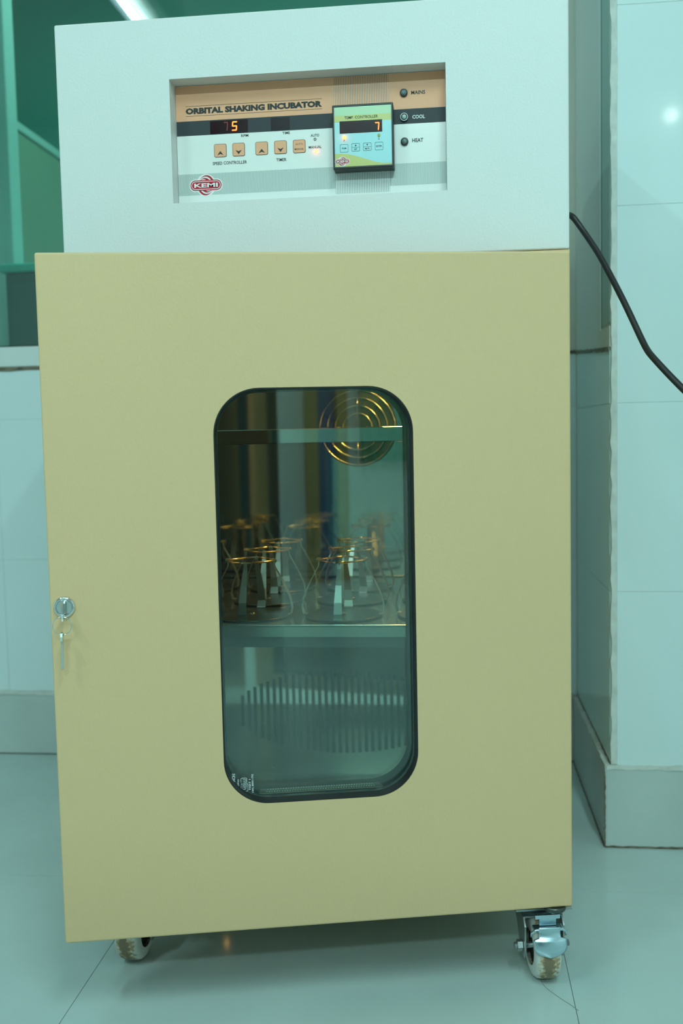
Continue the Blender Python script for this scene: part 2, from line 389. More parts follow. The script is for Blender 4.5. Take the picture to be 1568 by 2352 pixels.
# ceiling and wall lamps
TUBEM = mat('lit tube', (1, 1, 1), .4, emit=(.75, 1., 1.), estr=9.)
TUBEM2 = mat('dim lit tube', (1, 1, 1), .4, emit=(.62, .80, 1.), estr=1.6)
names = ['twin tube lamp on the ceiling, mirrored in the window above the incubator', 'twin tube lamp on the ceiling right of the camera']
for i, (x, y, z, p, ln) in enumerate(TUBES):
    hl = ln/2
    t = empty('tube_light', (x, y, 2.70)); tag(t, names[i], 'tube light', 'ceiling tube lights')
    MB().box(x-.10, x+.06, y-hl-.02, y+hl+.02, 2.64, 2.70, .006).build('housing', SILLM, t)
    MB().lathe([(.013, -hl), (.013, hl)], (x, y, 2.615), 'y', 16).build('tube', TUBEM, t)
    MB().lathe([(.013, -hl), (.013, hl)], (x-.068, y, 2.615), 'y', 16).build('tube', TUBEM2, t)
    for s in (-1, 1):
        MB().box(x-.10, x+.06, y+s*(hl+.01)-.012, y+s*(hl+.01)+.012, 2.600, 2.64, .003).build('lamp_holder', SILLM, t)
wt = empty('wall_tube_light', (.50, -3.40, 2.50)); tag(wt, 'long tube lamp fixed level on the wall behind the camera', 'tube light')
MB().box(-.14, 1.14, -3.398, -3.365, 2.47, 2.55, .006).build('housing', SILLM, wt)
MB().lathe([(.013, -.6), (.013, .6)], (.50, -3.35, 2.50), 'x', 16).build('tube', TUBEM, wt)
for s_ in (-1, 1): MB().box(.50+s_*.61-.008, .50+s_*.61+.008, -3.366, -3.332, 2.48, 2.52, .003).build('lamp_holder', SILLM, wt)
bl = empty('wall_lamp', (1.618, -3.40, 2.265)); tag(bl, 'round wall bulb whose glint shows on the glazed pillar tile', 'lamp')
MB().lathe([(.05, 0), (.05, .02), (.03, .035)], (1.618, -3.40, 2.265), 'y', 24).build('lamp_base', SILLM, bl)
prof = [(.012, .035), (.016, .042)]+[(.026*math.sin(math.radians(a)), .064-.026*math.cos(math.radians(a))) for a in range(35, 176, 14)]
MB().lathe(prof, (1.618, -3.40, 2.265), 'y', 24).build('bulb', mat('lit bulb', (1, 1, 1), .4, emit=(.8, 1., .98), estr=26.), bl)

# ------------------------------------------------------------------ incubator
BW, BD = .628, .56
ZT, ZB = 1.2045, .9055
inc = empty('shaking_incubator', (BW/2, BD/2, 0))
tag(inc, 'beige and white orbital shaking incubator on casters', 'incubator')
# control box with a recessed opening
RX0, RX1, RZ0, RZ1 = .1444, .4832, .9808, 1.1306; RD = .026
def rounded_plate(m, x0, x1, z0, z1, y0, y1, r, hole=None, seg=3):
    """slab whose front edges (at y0) are rounded by r, with an optional through hole"""
    bm = bmesh.new(); rings = []
    for k in range(seg+1):
        a = PI/2*k/seg; ins = r*(1-math.sin(a)); yy = y0 + r*(1-math.cos(a))
        rings.append(((ins), yy))
    # rings[0]: inset r at y0 ; rings[-1]: inset 0 at y0+r
    rings = [(r*(1-math.sin(PI/2*k/seg)), y0+r*(1-math.cos(PI/2*k/seg))) for k in range(seg+1)]+[(0, y1)]
    loops = []
    for ins, yy in rings:
        loops.append([bm.verts.new((a, yy, b)) for a, b in rrect(x0+ins, x1-ins, z0+ins, z1-ins, max(r-ins*.6, .0008), 4)])
    n = len(loops[0])
    for i in range(len(loops)-1):
        for k in range(n): bm.faces.new((loops[i][k], loops[i][(k+1) % n], loops[i+1][(k+1) % n], loops[i+1][k]))
    es = [bm.edges.get((loops[0][k], loops[0][(k+1) % n])) for k in range(n)]
    eb = [bm.edges.get((loops[-1][k], loops[-1][(k+1) % n])) for k in range(n)]
    if hole:
        h0 = [bm.verts.new((a, y0, b)) for a, b in hole]; h1 = [bm.verts.new((a, y1, b)) for a, b in hole]; q = len(hole)
        for k in range(q): bm.faces.new((h0[k], h0[(k+1) % q], h1[(k+1) % q], h1[k]))
        es += [bm.edges.get((h0[k], h0[(k+1) % q])) for k in range(q)]; eb += [bm.edges.get((h1[k], h1[(k+1) % q])) for k in range(q)]
    bmesh.ops.triangle_fill(bm, edges=es, use_beauty=True); bmesh.ops.triangle_fill(bm, edges=eb, use_beauty=True)
    return m.bm(bm)
m = MB(); rounded_plate(m, 0, BW, ZB, ZT, 0, RD+.004, .0022, [(RX0, RZ0), (RX1, RZ0), (RX1, RZ1), (RX0, RZ1)])
m.box(0, .002, RD+.004, BD, ZB, ZT); m.box(BW-.002, BW, RD+.004, BD, ZB, ZT); m.box(.002, BW-.002, RD+.004, BD, ZT-.002, ZT); m.box(.002, BW-.002, BD-.002, BD, ZB, ZT-.002); m.box(.002, BW-.002, RD+.004, BD-.002, ZB, ZB+.002)
m.build('control_box', WHITE, inc)
# cabinet body round the chamber
CX0, CX1, CY1, CZ0, CZ1 = .026, .602, .445, .100, .858
BZ0 = .092
m = MB(); m.box(0, CX0-.001, 0, BD, BZ0, ZB-.001); m.box(CX1+.001, BW, 0, BD, BZ0, ZB-.001); m.box(CX0-.001, CX1+.001, 0, BD, BZ0, CZ0-.001)
m.box(CX0-.001, CX1+.001, 0, BD, CZ1+.001, ZB-.001); m.box(CX0-.001, CX1+.001, CY1+.014, BD, CZ0-.001, CZ1+.001)
m.build('cabinet_body', BEIGE, inc)
# chamber lining
m = MB(); t = .001
m.box(CX0, CX0+t, .002, CY1, CZ0, CZ1); m.box(CX1-t, CX1, .002, CY1, CZ0, CZ1); m.box(CX0+t, CX1-t, .002, CY1, CZ0, CZ0+t); m.box(CX0+t, CX1-t, .002, CY1, CZ1-t, CZ1)
m.build('chamber_lining', STEELB, inc)
# back lining with an opening for the grille
GX0, GP, GN = .1128, .01135, 31
GX1 = GX0+GP*GN
def gh(x): return .0725*math.sqrt(max(0, 1-((x-.289)/.187)**2))
GZ = .2105
FXc, FZc = .3281, .6997
m = MB(); m.box(CX0+t, GX0, CY1-t, CY1, CZ0+t, .34); m.box(GX1, CX1-t, CY1-t, CY1, CZ0+t, .34)
m.prism([(CX0+t, .34), (CX1-t, .34), (CX1-t, CZ1-t), (CX0+t, CZ1-t)], CY1-t, CY1, [ell(FXc, FZc, .066, .066, 40)])
bl_ = m.build('chamber_back', STEEL, inc)
gr = MB(); gt_ = MB()
for k in range(GN):
    x0 = GX0+GP*k; x1 = x0+GP*.52; h = gh((x0+x1)/2)
    gr.box(x0, x1, CY1-t, CY1, CZ0+t, GZ-h); gt_.box(x0, x1, CY1-t, CY1, GZ+h, .34)
grille = gr.build('air_grille', STEEL, inc); gt_.build('grille_upper_edge', STEEL, grille)
for k in range(GN):
    x0 = GX0+GP*k+GP*.52; x1 = GX0+GP*(k+1)
    MB().box(x0, x1, CY1-t, CY1, CZ0+t, .34).build('slat', STEEL, grille)
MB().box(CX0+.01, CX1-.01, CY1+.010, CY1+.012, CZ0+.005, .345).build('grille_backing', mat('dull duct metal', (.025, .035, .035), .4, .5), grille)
MB().lathe([(.0030, 0), (.0030, .003), (.0015, .0045)], (.167, CY1-t-.0045, .1120), 'y', 12).xf(Matrix.Identity(4)).build('screw', CHROME, grille)
MB().tube([(.1937, CY1-.006, .262), (.1937, CY1-.006, .420)], .0027, 10).build('sensor_tube', CHROME, inc)
# fan and guard
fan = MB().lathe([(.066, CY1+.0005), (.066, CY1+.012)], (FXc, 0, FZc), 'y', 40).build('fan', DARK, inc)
for r_ in (.0626, .0500, .0370, .0240):
    MB().tube([(FXc+r_*math.cos(2*PI*k/48), CY1-.008, FZc+r_*math.sin(2*PI*k/48)) for k in range(48)], .00165, 8, True).build('guard_ring', WIRE, fan)
for dx, dz in ((0, 1), (1, 0), (-1, 0), (0, -1)):
    MB().tube([(FXc+.010*dx, CY1-.0065, FZc+.010*dz), (FXc+.066*dx, CY1-.0065, FZc+.066*dz), (FXc+.066*dx, CY1, FZc+.066*dz)], .0014, 8).build('guard_spoke', WIRE, fan)
MB().lathe([(.022, CY1-.006), (.024, CY1-.003), (.024, CY1+.001)], (FXc, 0, FZc), 'y', 32).build('fan_hub', SATIN, fan)
for k in range(5):
    a = 2*PI*k/5
    q = [(.022, -.010), (.058, -.022), (.060, .014), (.022, .012)]
    pts = [(FXc+r_*math.cos(a)-s_*math.sin(a), FZc+r_*math.sin(a)+s_*math.cos(a)) for r_, s_ in q]
    MB().prism(pts, CY1-.003, CY1-.0015).build('fan_blade', SATIN, fan)
# cross bar, shaker platform, lamp
m = MB(); m.box(CX0+.0015, CX1-.0015, .100, .112, .6785, .6985, .0010); bar = m.build('cross_bar', STEEL, inc)
TZ, TY0, TY1 = .4457, .020, .432
m = MB(); m.box(.0305, .5975, TY0, TY1, TZ-.0030, TZ, .0008); m.box(.0305, .5975, TY0, TY0+.0015, TZ-.0160, TZ-.0030); m.box(.0305, .5975, TY1-.0015, TY1, TZ-.016, TZ-.0030)
plat = m.build('shaker_platform', STEELB, inc)
MB().box(.033, .595, TY0+.004, TY0+.016, TZ-.0307, TZ-.0162, .0008).build('platform_rail', mat('dark rail', (.10, .12, .12), .4, .6), plat)
for s in (0, 1):
    x0, x1 = ((CX0+t, .0303), (.5977, CX1-t))[s]
    MB().box(x0, x1, .06, .39, TZ-.012, TZ-.004, .001).build('platform_bracket', STEELB, plat)
lamp = MB().lathe([(.012, 0), (.012, -.012)], (.40, .20, CZ1-t), 'z', 20).build('chamber_lamp', SATIN, inc)
MB().lathe([(.006, -.012), (.011, -.022), (.013, -.034), (.009, -.046), (.002, -.050)], (.40, .20, CZ1-t), 'z', 20).build('bulb', mat('warm bulb', (1, .7, .3), .4, emit=(1., .60, .14), estr=26.), lamp)
pl_ = bpy.data.lights.new('chamber_lamp_light', 'POINT'); pl_.energy = 1.8; pl_.color = (1., .58, .13); pl_.shadow_soft_size = .015
po = bpy.data.objects.new('chamber_lamp_light', pl_); po.location = (.40, .20, CZ1-.066); C.objects.link(po)

ul = MB().lathe([(.010, BZ0-.004), (.010, BZ0)], (.132, .205, 0), 'z', 20).build('underside_lamp', SATIN, inc)
MB().lathe([(.002, BZ0-.004), (.0034, BZ0-.007), (.0028, BZ0-.010), (.0006, BZ0-.011)], (.132, .205, 0), 'z', 16).build('bulb', mat('small warm bulb', (1, .7, .3), .4, emit=(1., .55, .12), estr=7.), ul)

# ---- control panel (millimetres from the recess's upper left corner, y down)
YP = RD
def PXm(x, k=1.0064): return RX0 + (340.2+(x-340.2)*k)/1000
def PZm(y, k=1.0064): return RZ1 - (438.6-(438.6-y)*k)/1000
cp = MB().box(RX0+.0004, RX1-.0004, YP, YP+.003, RZ0+.0004, RZ1-.0004).build('control_panel', P_WHITE, inc)
def sheet(name, x0, x1, y0, y1, m, lay=1, parent=cp):
    return MB().box(max(PXm(x0), RX0+.0006), min(PXm(x1), RX1-.0006), YP-.0001*lay, YP-.0001*(lay-1)-.00001, max(PZm(y1), RZ0+.0006), min(PZm(y0), RZ1-.0006)).build(name, m, parent)
sheet('tan_band', -2, 201.5, -2, 46.2, P_TAN); sheet('tan_band', 269.2, 345, -2, 46.2, P_TAN)
sheet('ribbed_band', 201.6, 269.1, -2, 46.2, P_VTAN)
sheet('charcoal_band', -2, 345, 46.3, 64.0, P_DARK)
sheet('fine_ribbed_band', -2, 201.5, 111.0, 137.2, P_H); sheet('fine_ribbed_band', 269.2, 345, 111.0, 137.2, P_H)
sheet('ribbed_band', 201.6, 269.1, 64.1, 144.0, P_VWHT)
def ptext(txt, cx, cy, wd, ht, m=P_INK, bold=.012, lay=2.2, parent=cp):
    return text('lettering', txt, PXm(cx-wd/2), PXm(cx+wd/2), PZm(cy+ht/2), PZm(cy-ht/2), YP-.0001*lay, m, parent, bold)
ptext('ORBITAL SHAKING INCUBATOR', 101, 34.2, 172, 7.6, bold=.060)
for yy in (28.2, 40.2): sheet('title_rule', 15, 187, yy-.22, yy+.22, P_INK, 2)
ptext('RPM', 89.2, 67.2, 9.2, 3.2); ptext('TIME', 141.4, 66.8, 9.4, 3.2); ptext('AUTO', 177.3, 71.6, 10.6, 3.2); ptext('MANUAL', 177.2, 85.8, 16, 3.2)
ptext('SPEED CONTROLLER', 69.2, 99.3, 43.5, 3.9); ptext('TIMER', 134.6, 98.9, 12.8, 3.7)
ptext('MAINS', 305.3, 27.3, 17, 4.6, bold=.02); ptext('COOL', 305.4, 56.2, 15.4, 4.6, P_GREY, .03); ptext('HEAT', 303.9, 84.1, 13.6, 4.6, bold=.02)
# displays
def seven_seg(name, segs, cx, cy, wd, ht, m, parent, y, K):
    th = wd*.20; a, b = wd/2-th/2, ht/2-th/2; sl = .10
    S_ = dict(a=((-a, b), (a, b)), g=((-a, 0), (a, 0)), d=((-a, -b), (a, -b)), f=((-a, 0), (-a, b)), b=((a, 0), (a, b)), e=((-a, -b), (-a, 0)), c=((a, -b), (a, 0)))
    mb = MB()
    for s in segs:
        (x0, z0), (x1, z1) = S_[s]
        d = Vector((x1-x0, z1-z0)); d.normalize(); nn = Vector((-d.y, d.x))*th/2; g_ = d*(th*.15)
        p0, p1 = Vector((x0, z0))+g_*.4, Vector((x1, z1))-g_*.4
        q = [p0-nn-d*0, p1-nn, p1+d*th*.35, p1+nn, p0+nn, p0-d*th*.35]
        mb.prism([(K[0](cx)+(p.x+p.y*sl)/1000, K[1](cy)+p.y/1000) for p in q], y-.0002, y)
    return mb.build(name, m, parent)
KP = (PXm, PZm)
d1 = sheet('speed_display', 45.6, 93.4, 47.6, 63.4, P_DISP, 2); d2 = sheet('time_display', 122.3, 146.2, 47.6, 63.2, P_DISP2, 2)
seven_seg('lit_digit', 'afgcd', 76.6, 55.0, 6.6, 11.4, LED_ON, d1, YP-.00022, KP)
seven_seg('faint_digit', 'abc', 65.2, 55.0, 5.6, 11.0, LED_DIM, d1, YP-.00022, KP)
# keys
def key(cx, cy, kind):
    s = 7.4
    o_ = MB().prism([(PXm(cx)+a, PZm(cy)+b) for a, b in rrect(-s/1000-.0005, s/1000+.0005, -.0081, .0081, .0022, 5)], YP-.0004, YP-.00002).build('key_outline', P_INK, cp)
    k_ = MB().prism([(PXm(cx)+a, PZm(cy)+b) for a, b in rrect(-s/1000, s/1000, -.0076, .0076, .0018, 5)], YP-.0007, YP-.00041).build('key', P_TAN, cp)
    if kind in 'ud':
        sg = 1 if kind == 'u' else -1
        pts = [(0, .0026*sg), (.0040, -.0028*sg), (0, -.0010*sg), (-.0040, -.0028*sg)]
        if sg < 0: pts = pts[::-1]
        MB().prism([(PXm(cx)+a, PZm(cy+3.2)+b) for a, b in pts], YP-.00078, YP-.00071).build('arrow', P_INK, k_)
    else:
        ptext('AUTO', cx, cy-2.6, 9.4, 2.3, lay=7.5, parent=k_, m=mat('brown lettering', (.20, .12, .08), .5)); ptext('MANUAL', cx, cy+3.4, 11.4, 2.3, lay=7.5, parent=k_)
for cx, kd in ((57.7, 'u'), (81.0, 'd'), (110.2, 'u'), (133.9, 'd'), (157.4, 'm')): key(cx, 83.9, kd)
def ring(name, cx, cy, r0_, r1_, m, y0, y1, parent, K=KP):
    x, z = K[0](cx), K[1](cy); return MB().prism(ell(x, z, r1_, r1_, 32), y0, y1, [ell(x, z, r0_, r0_, 32)]).build(name, m, parent)
def disc(name, cx, cy, r_, m, y0, y1, parent, K=KP):
    x, z = K[0](cx), K[1](cy); return MB().prism(ell(x, z, r_, r_, 24), y0, y1).build(name, m, parent)
ring('unlit_lamp', 177.3, 76.4, .0010, .0017, P_INK, YP-.0004, YP-.00002, cp)
disc('lit_lamp', 177.9, 91.1, .0014, LED_OR, YP-.0010, YP-.00002, cp)
def led_glow(x, y, z, p):
    l = bpy.data.lights.new('led_light', 'POINT'); l.energy = p; l.color = (1., .10, .04); l.shadow_soft_size = .0012
    o_ = bpy.data.objects.new('led_light', l); o_.location = (x, y, z); C.objects.link(o_)
led_glow(PXm(177.9), YP-.0048, PZm(91.1), .0009)
for cy_, dk in ((27.3, 1), (56.3, 0), (85.3, 1)):
    x, z = PXm(287.8), PZm(cy_)
    o_ = MB().lathe([(.0047, -.0003), (.0047, -.0022), (.0040, -.0028), (.0030, -.0026)], (x, YP, z), 'y', 28).build('indicator_lamp', SATIN if dk else P_DARK, cp)
    MB().lathe([(.0030, -.0020), (.0028, -.0034), (.0014, -.0044), (.0002, -.0047)], (x, YP, z), 'y', 24).build('indicator_lens', LENS if dk else mat('pale lens', (.42, .55, .50), .2), o_)
    if not dk: MB().prism(ell(x, z, .0048, .0048, 28), YP-.0032, YP-.0026, [ell(x, z, .0041, .0041, 28)]).build('indicator_ring', P_GREY, o_)
# maker's emblem
def emblem(cx, cy, s, y, parent, K):
    X, Z = K[0](cx), K[1](cy); q = lambda pts: [(X+a*s, Z+b*s) for a, b in pts]
    def halo(e):
        return None
    root = MB()
    root.prism(q(rrect(-.0215, .0215, -.0078, .0078, .0077, 8)), y-.00006, y-.00001); root.prism(q(ell(0, 0, .0128, .0140, 36)), y-.00005, y-.00001)
    e = root.build('emblem', P_LOGOW, parent)
    def cres(sg):
        o1 = [(sg*a, sg*b) for a, b in ell(.0008, -.0010, .0104, .0134, 24, 8, 172)]
        i1 = [(sg*a, sg*b) for a, b in ell(-.0006, -.0010, .0093, .0118, 24, 10, 170)]
        MB().prism(q(o1+i1[::-1]), y-.00013, y-.00007).build('emblem_arc', P_RED, e)
        o2 = [(sg*a, sg*b) for a, b in ell(-.0012, -.0010, .0084, .0100, 24, 12, 168)]
        i2 = [(sg*a, sg*b) for a, b in ell(-.0030, -.0010, .0062, .0086, 24, 14, 166)]
        MB().prism(q(o2+i2[::-1]), y-.00013, y-.00007).build('emblem_arc', P_RED, e)
    cres(1); cres(-1)
    MB().prism(q(rrect(-.0200, .0200, -.0064, .0064, .0063, 8)), y-.00020, y-.00014).build('emblem_bar', P_RED, e)
    MB().prism(q(rrect(-.0188, .0188, -.0052, .0052, .0051, 8)), y-.00025, y-.00021, [q(rrect(-.0180, .0180, -.0044, .0044, .0043, 8))]).build('emblem_line', P_LOGOW, e)
    text('lettering', 'KEMI', X-.0152*s, X+.0152*s, Z-.0026*s, Z+.0026*s, y-.00030, P_LOGOW, e, .03)
emblem(38.0, 125.4, 1.0, YP-.0001, cp, KP)

# ---- temperature controller
YT = .006
KT = (lambda x: RX0+x/1000, lambda y: RZ1-y/1000)
def tb(x0, x1, y0, y1): return KT[0](x0), KT[0](x1), KT[1](y1), KT[1](y0)
x0, x1, z0, z1 = tb(200.6, 275.0, 40.8, 117.2)
m = MB(); rounded_plate(m, x0, x1, z0, z1, YT-.0006, YP-.0004, .0012, [(a, b) for a, b in rrect(x0+.0022, x1-.0022, z0+.0026, z1-.0022, .0008, 3)])
tc_ = m.build('temperature_controller', SATIN, inc)
x0, x1, z0, z1 = tb(202.9, 272.7, 43.5, 114.5)
face = MB().box(x0, x1, YT, YT+.002, z0, z1).build('controller_face', T_BLUE, tc_)
def tsheet(name, a, b, c, d, m, lay=1, parent=tc_):
    X0, X1, Z0, Z1 = tb(a, b, c, d); return MB().box(X0, X1, YT-.0001*lay, YT-.0001*(lay-1)-.00001, Z0, Z1).build(name, m, parent)
tsheet('green_band', 203, 272.6, 43.6, 53.6, T_GREEN); tsheet('yellow_band', 203, 272.6, 53.6, 61.2, T_YEL)
wv = [(203, 114.4), (203, 98.8)]+[(203+69.6*k/20, 98.4+13.4*(.5-.5*math.cos(PI*min(1, max(0, (k/20-.08)/.85))))+.4) for k in range(1, 20)]+[(272.6, 112.4), (272.6, 114.4)]
MB().prism([(KT[0](a), KT[1](b)) for a, b in wv], YT-.0001, YT-.00001).build('yellow_wave', T_YEL, tc_)
def ttext(txt, cx, cy, wd, ht, m=P_INK, bold=.01, parent=tc_):
    return text('lettering', txt, KT[0](cx-wd/2), KT[0](cx+wd/2), KT[1](cy+ht/2), KT[1](cy-ht/2), YT-.00022, m, parent, bold)
ttext('TEMP. CONTROLLER', 236.0, 56.4, 41, 3.4)
td = tsheet('temperature_display', 209.4, 261.4, 60.4, 75.0, P_DISP, 2)
seven_seg('lit_digit', 'abc', 254.9, 68.4, 5.6, 9.6, LED_ON, td, YT-.00022, KT)
disc('lit_lamp', 214.9, 79.7, .0020, LED_OR, YT-.0010, YT-.00002, tc_, KT); led_glow(KT[0](214.9), YT-.0055, KT[1](79.7), .0014); disc('unlit_lamp', 257.2, 79.2, .0017, LED_OFF, YT-.0010, YT-.00002, tc_, KT)
ttext('P', 214.9, 83.6, 1.8, 2.2, mat('red lettering', (.4, .03, .03), .5)); ttext('C', 257.2, 83.4, 1.9, 2.2)
for i, (cx, cy, tx) in enumerate(((214.4, 92.6, 'PGM'), (228.6, 92.0, 'SET'), (242.8, 92.0, 'MUTE'), (257.2, 92.0, 'ENTER'))):
    o1 = [(KT[0](cx)+a, KT[1](cy)+b) for a, b in rrect(-.0050, .0050, -.0047, .0047, .0011, 4)]; o2 = [(KT[0](cx)+a, KT[1](cy)+b) for a, b in rrect(-.0047, .0047, -.0044, .0044, .0009, 4)]
    k_ = MB().prism(o1, YT-.0002, YT-.00002, [o2]).build('touch_key', P_INK, tc_)
    if i in (1, 2):
        MB().box(KT[0](cx)-.0047, KT[0](cx)+.0047, YT-.0002, YT-.00002, KT[1](cy)-.00012, KT[1](cy)+.00012).build('key_divider', P_INK, k_)
        s = 1 if i == 1 else -1; zz = KT[1](cy-2.3); xx = KT[0](cx)
        MB().prism([(xx-.0011, zz-.0009*s), (xx+.0011, zz-.0009*s), (xx, zz+.0012*s)], YT-.0002, YT-.00002).build('arrow', P_INK, k_)
        ttext(tx, cx, cy+2.3, 3.6 if i == 1 else 5.2, 2.0, parent=k_)
    else: ttext(tx, cx, cy, 5.0 if i == 0 else 7.0, 2.0, parent=k_)
emblem(212.0, 108.2, .43, YT-.0001, tc_, KT)

# ---- door, ajar on its right hinge (local: x from hinge to the left is negative, front face y = 0)
PHI = .2171
HX, HY = .6254, -.0299
MD = Matrix.Translation((HX, HY, 0)) @ Matrix.Rotation(PHI, 4, 'Z')
DWd, DZ0, DZ1, DT = .6107, .1040, .8978, .030
GXa, GXb, GZa, GZb = -.4205, -.1896, .2575, .7450
hole = rrect(GXa, GXb, GZa, GZb, .053, 14)
m = MB(); rounded_plate(m, -DWd, 0, DZ0, DZ1, 0, DT, .0026, hole)
door = m.build('door', BEIGE, inc, MD)
def dpart(mb, name, mt): return mb.build(name, mt, door, MD)
hin = lambda d, r=.053: rrect(GXa+d, GXb-d, GZa+d, GZb-d, r-d, 14)
dpart(MB().prism(hin(.0002), .0006, .0178, [hin(.0012)]), 'window_gasket', BLACK)
# inner plug of the door with its own opening
m = MB(); m.prism([(-.555, .145), (-.062, .145), (-.062, .845), (-.555, .845)], DT+.0002, DT+.024, [hin(.0035)])
dpart(m, 'door_liner', mat('door liner', (.07, .09, .09), .35))
dpart(MB().prism(hin(.0014), .0180, .0208), 'outer_pane', DOORGLASS)
dpart(MB().prism(hin(.0014), .0372, .0400), 'inner_pane', DOORGLASS)
# perforated aluminium spacer between the panes
spm = mat('aluminium spacer', (.34, .34, .28), .40, .5)
sp = dpart(MB().prism(hin(.0014), .0210, .0370, [hin(.0030)]), 'spacer_frame', mat('dark spacer side', (.10, .13, .13), .4, .5))
dpart(MB().box(GXa+.040, GXb-.040, .0212, .0368, GZa+.0034, GZa+.0048, .0004), 'spacer_bar', spm)
pf = MB()
for i in range(44):
    for j in range(2):
        xx = GXa+.050+.0031*i+(.0015 if j else 0)
        if xx < GXb-.05: pf.lathe([(.0008, GZa+.0048), (.0007, GZa+.0055), (.0001, GZa+.0058)], (xx, .0250+.0075*j, 0), 'z', 8)
tag(dpart(pf, 'spacer_dots', mat('bright bead', (.95, .93, .84), .3, .2)), kind='stuff')
# etched safety mark on the pane
def etch(txt, u0_, u1_, z0_, z1_, bold=.02):
    """text turned a quarter so that it reads upwards"""
    me = text_mesh(txt, 0, z1_-z0_, 0, u1_-u0_, 0, bold)
    for v in me.vertices:
        a, b = v.co.x, v.co.z; v.co = (u1_-b if False else u0_+(u1_-u0_)-b, .0178, z0_+a-.0067)
    me.update(); return link('etched_lettering', me, ETCH, door, MD)
mk = MB()
def loop_line(pts, wd, closed=False): mk.tube([(a, .0177, b) for a, b in pts], wd, 5, closed)
u, z = -.4000, .2765
loop_line([(u+.0044, z-.0090), (u+.0060, z-.0090), (u+.0068, z-.0082), (u+.0068, z-.0010), (u+.0060, z), (u-.0004, z), (u-.0012, z-.0010), (u-.0012, z-.0075)], .00032)
loop_line([(u-.0012, z-.0008), (u-.0012, z+.0062), (u-.0004, z+.0070), (u+.0050, z+.0070), (u+.0058, z+.0062), (u+.0058, z)], .00032)
loop_line([(u+.0010, z-.0066), (u+.0034, z-.0066), (u+.0034, z-.0030), (u+.0020, z-.0030), (u+.0020, z-.0048)], .00040)
loop_line([(u+.0046, z-.0070), (u+.0052, z-.0022), (u+.0040, z-.0014), (u+.0008, z-.0016), (u+.0006, z-.0060)], .00036)
loop_line([(u+.0012, z+.0052), (u+.0046, z+.0052), (u+.0046, z+.0014), (u+.0022, z+.0014), (u+.0022, z+.0034), (u+.0034, z+.0034)], .00038)
dpart(mk, 'etched_mark', ETCH)
etch('MON', -.4118, -.4078, .2865, .2960); etch('IS 2553', -.4056, -.4036, .2770, .2890); etch('PART 1', -.3920, -.3898, .2755, .2885); etch('CM/L 880011792', -.3886, -.3864, .2715, .2945)
# lock
LU, LZ = -.5945, .5012
lk = dpart(MB().lathe([(.0122, -.0003), (.0122, -.0016), (.0112, -.0034), (.0094, -.0038), (.0088, -.0028), (.0087, -.0024)], (LU, 0, LZ), 'y', 40), 'lock', CHROME)
dpart(MB().lathe([(.0083, -.0004), (.0083, -.0034), (.0080, -.0038)], (LU, 0, LZ), 'y', 36), 'lock_barrel', CHROME)
# door hinge pin below the door
dpart(MB().lathe([(.0125, DZ0-.0070), (.0140, DZ0-.0050), (.0140, DZ0-.0003)], (-.0200, .010, 0), 'z', 28), 'hinge_pad', mat('dark hinge metal', (.10, .11, .10), .35, .8))

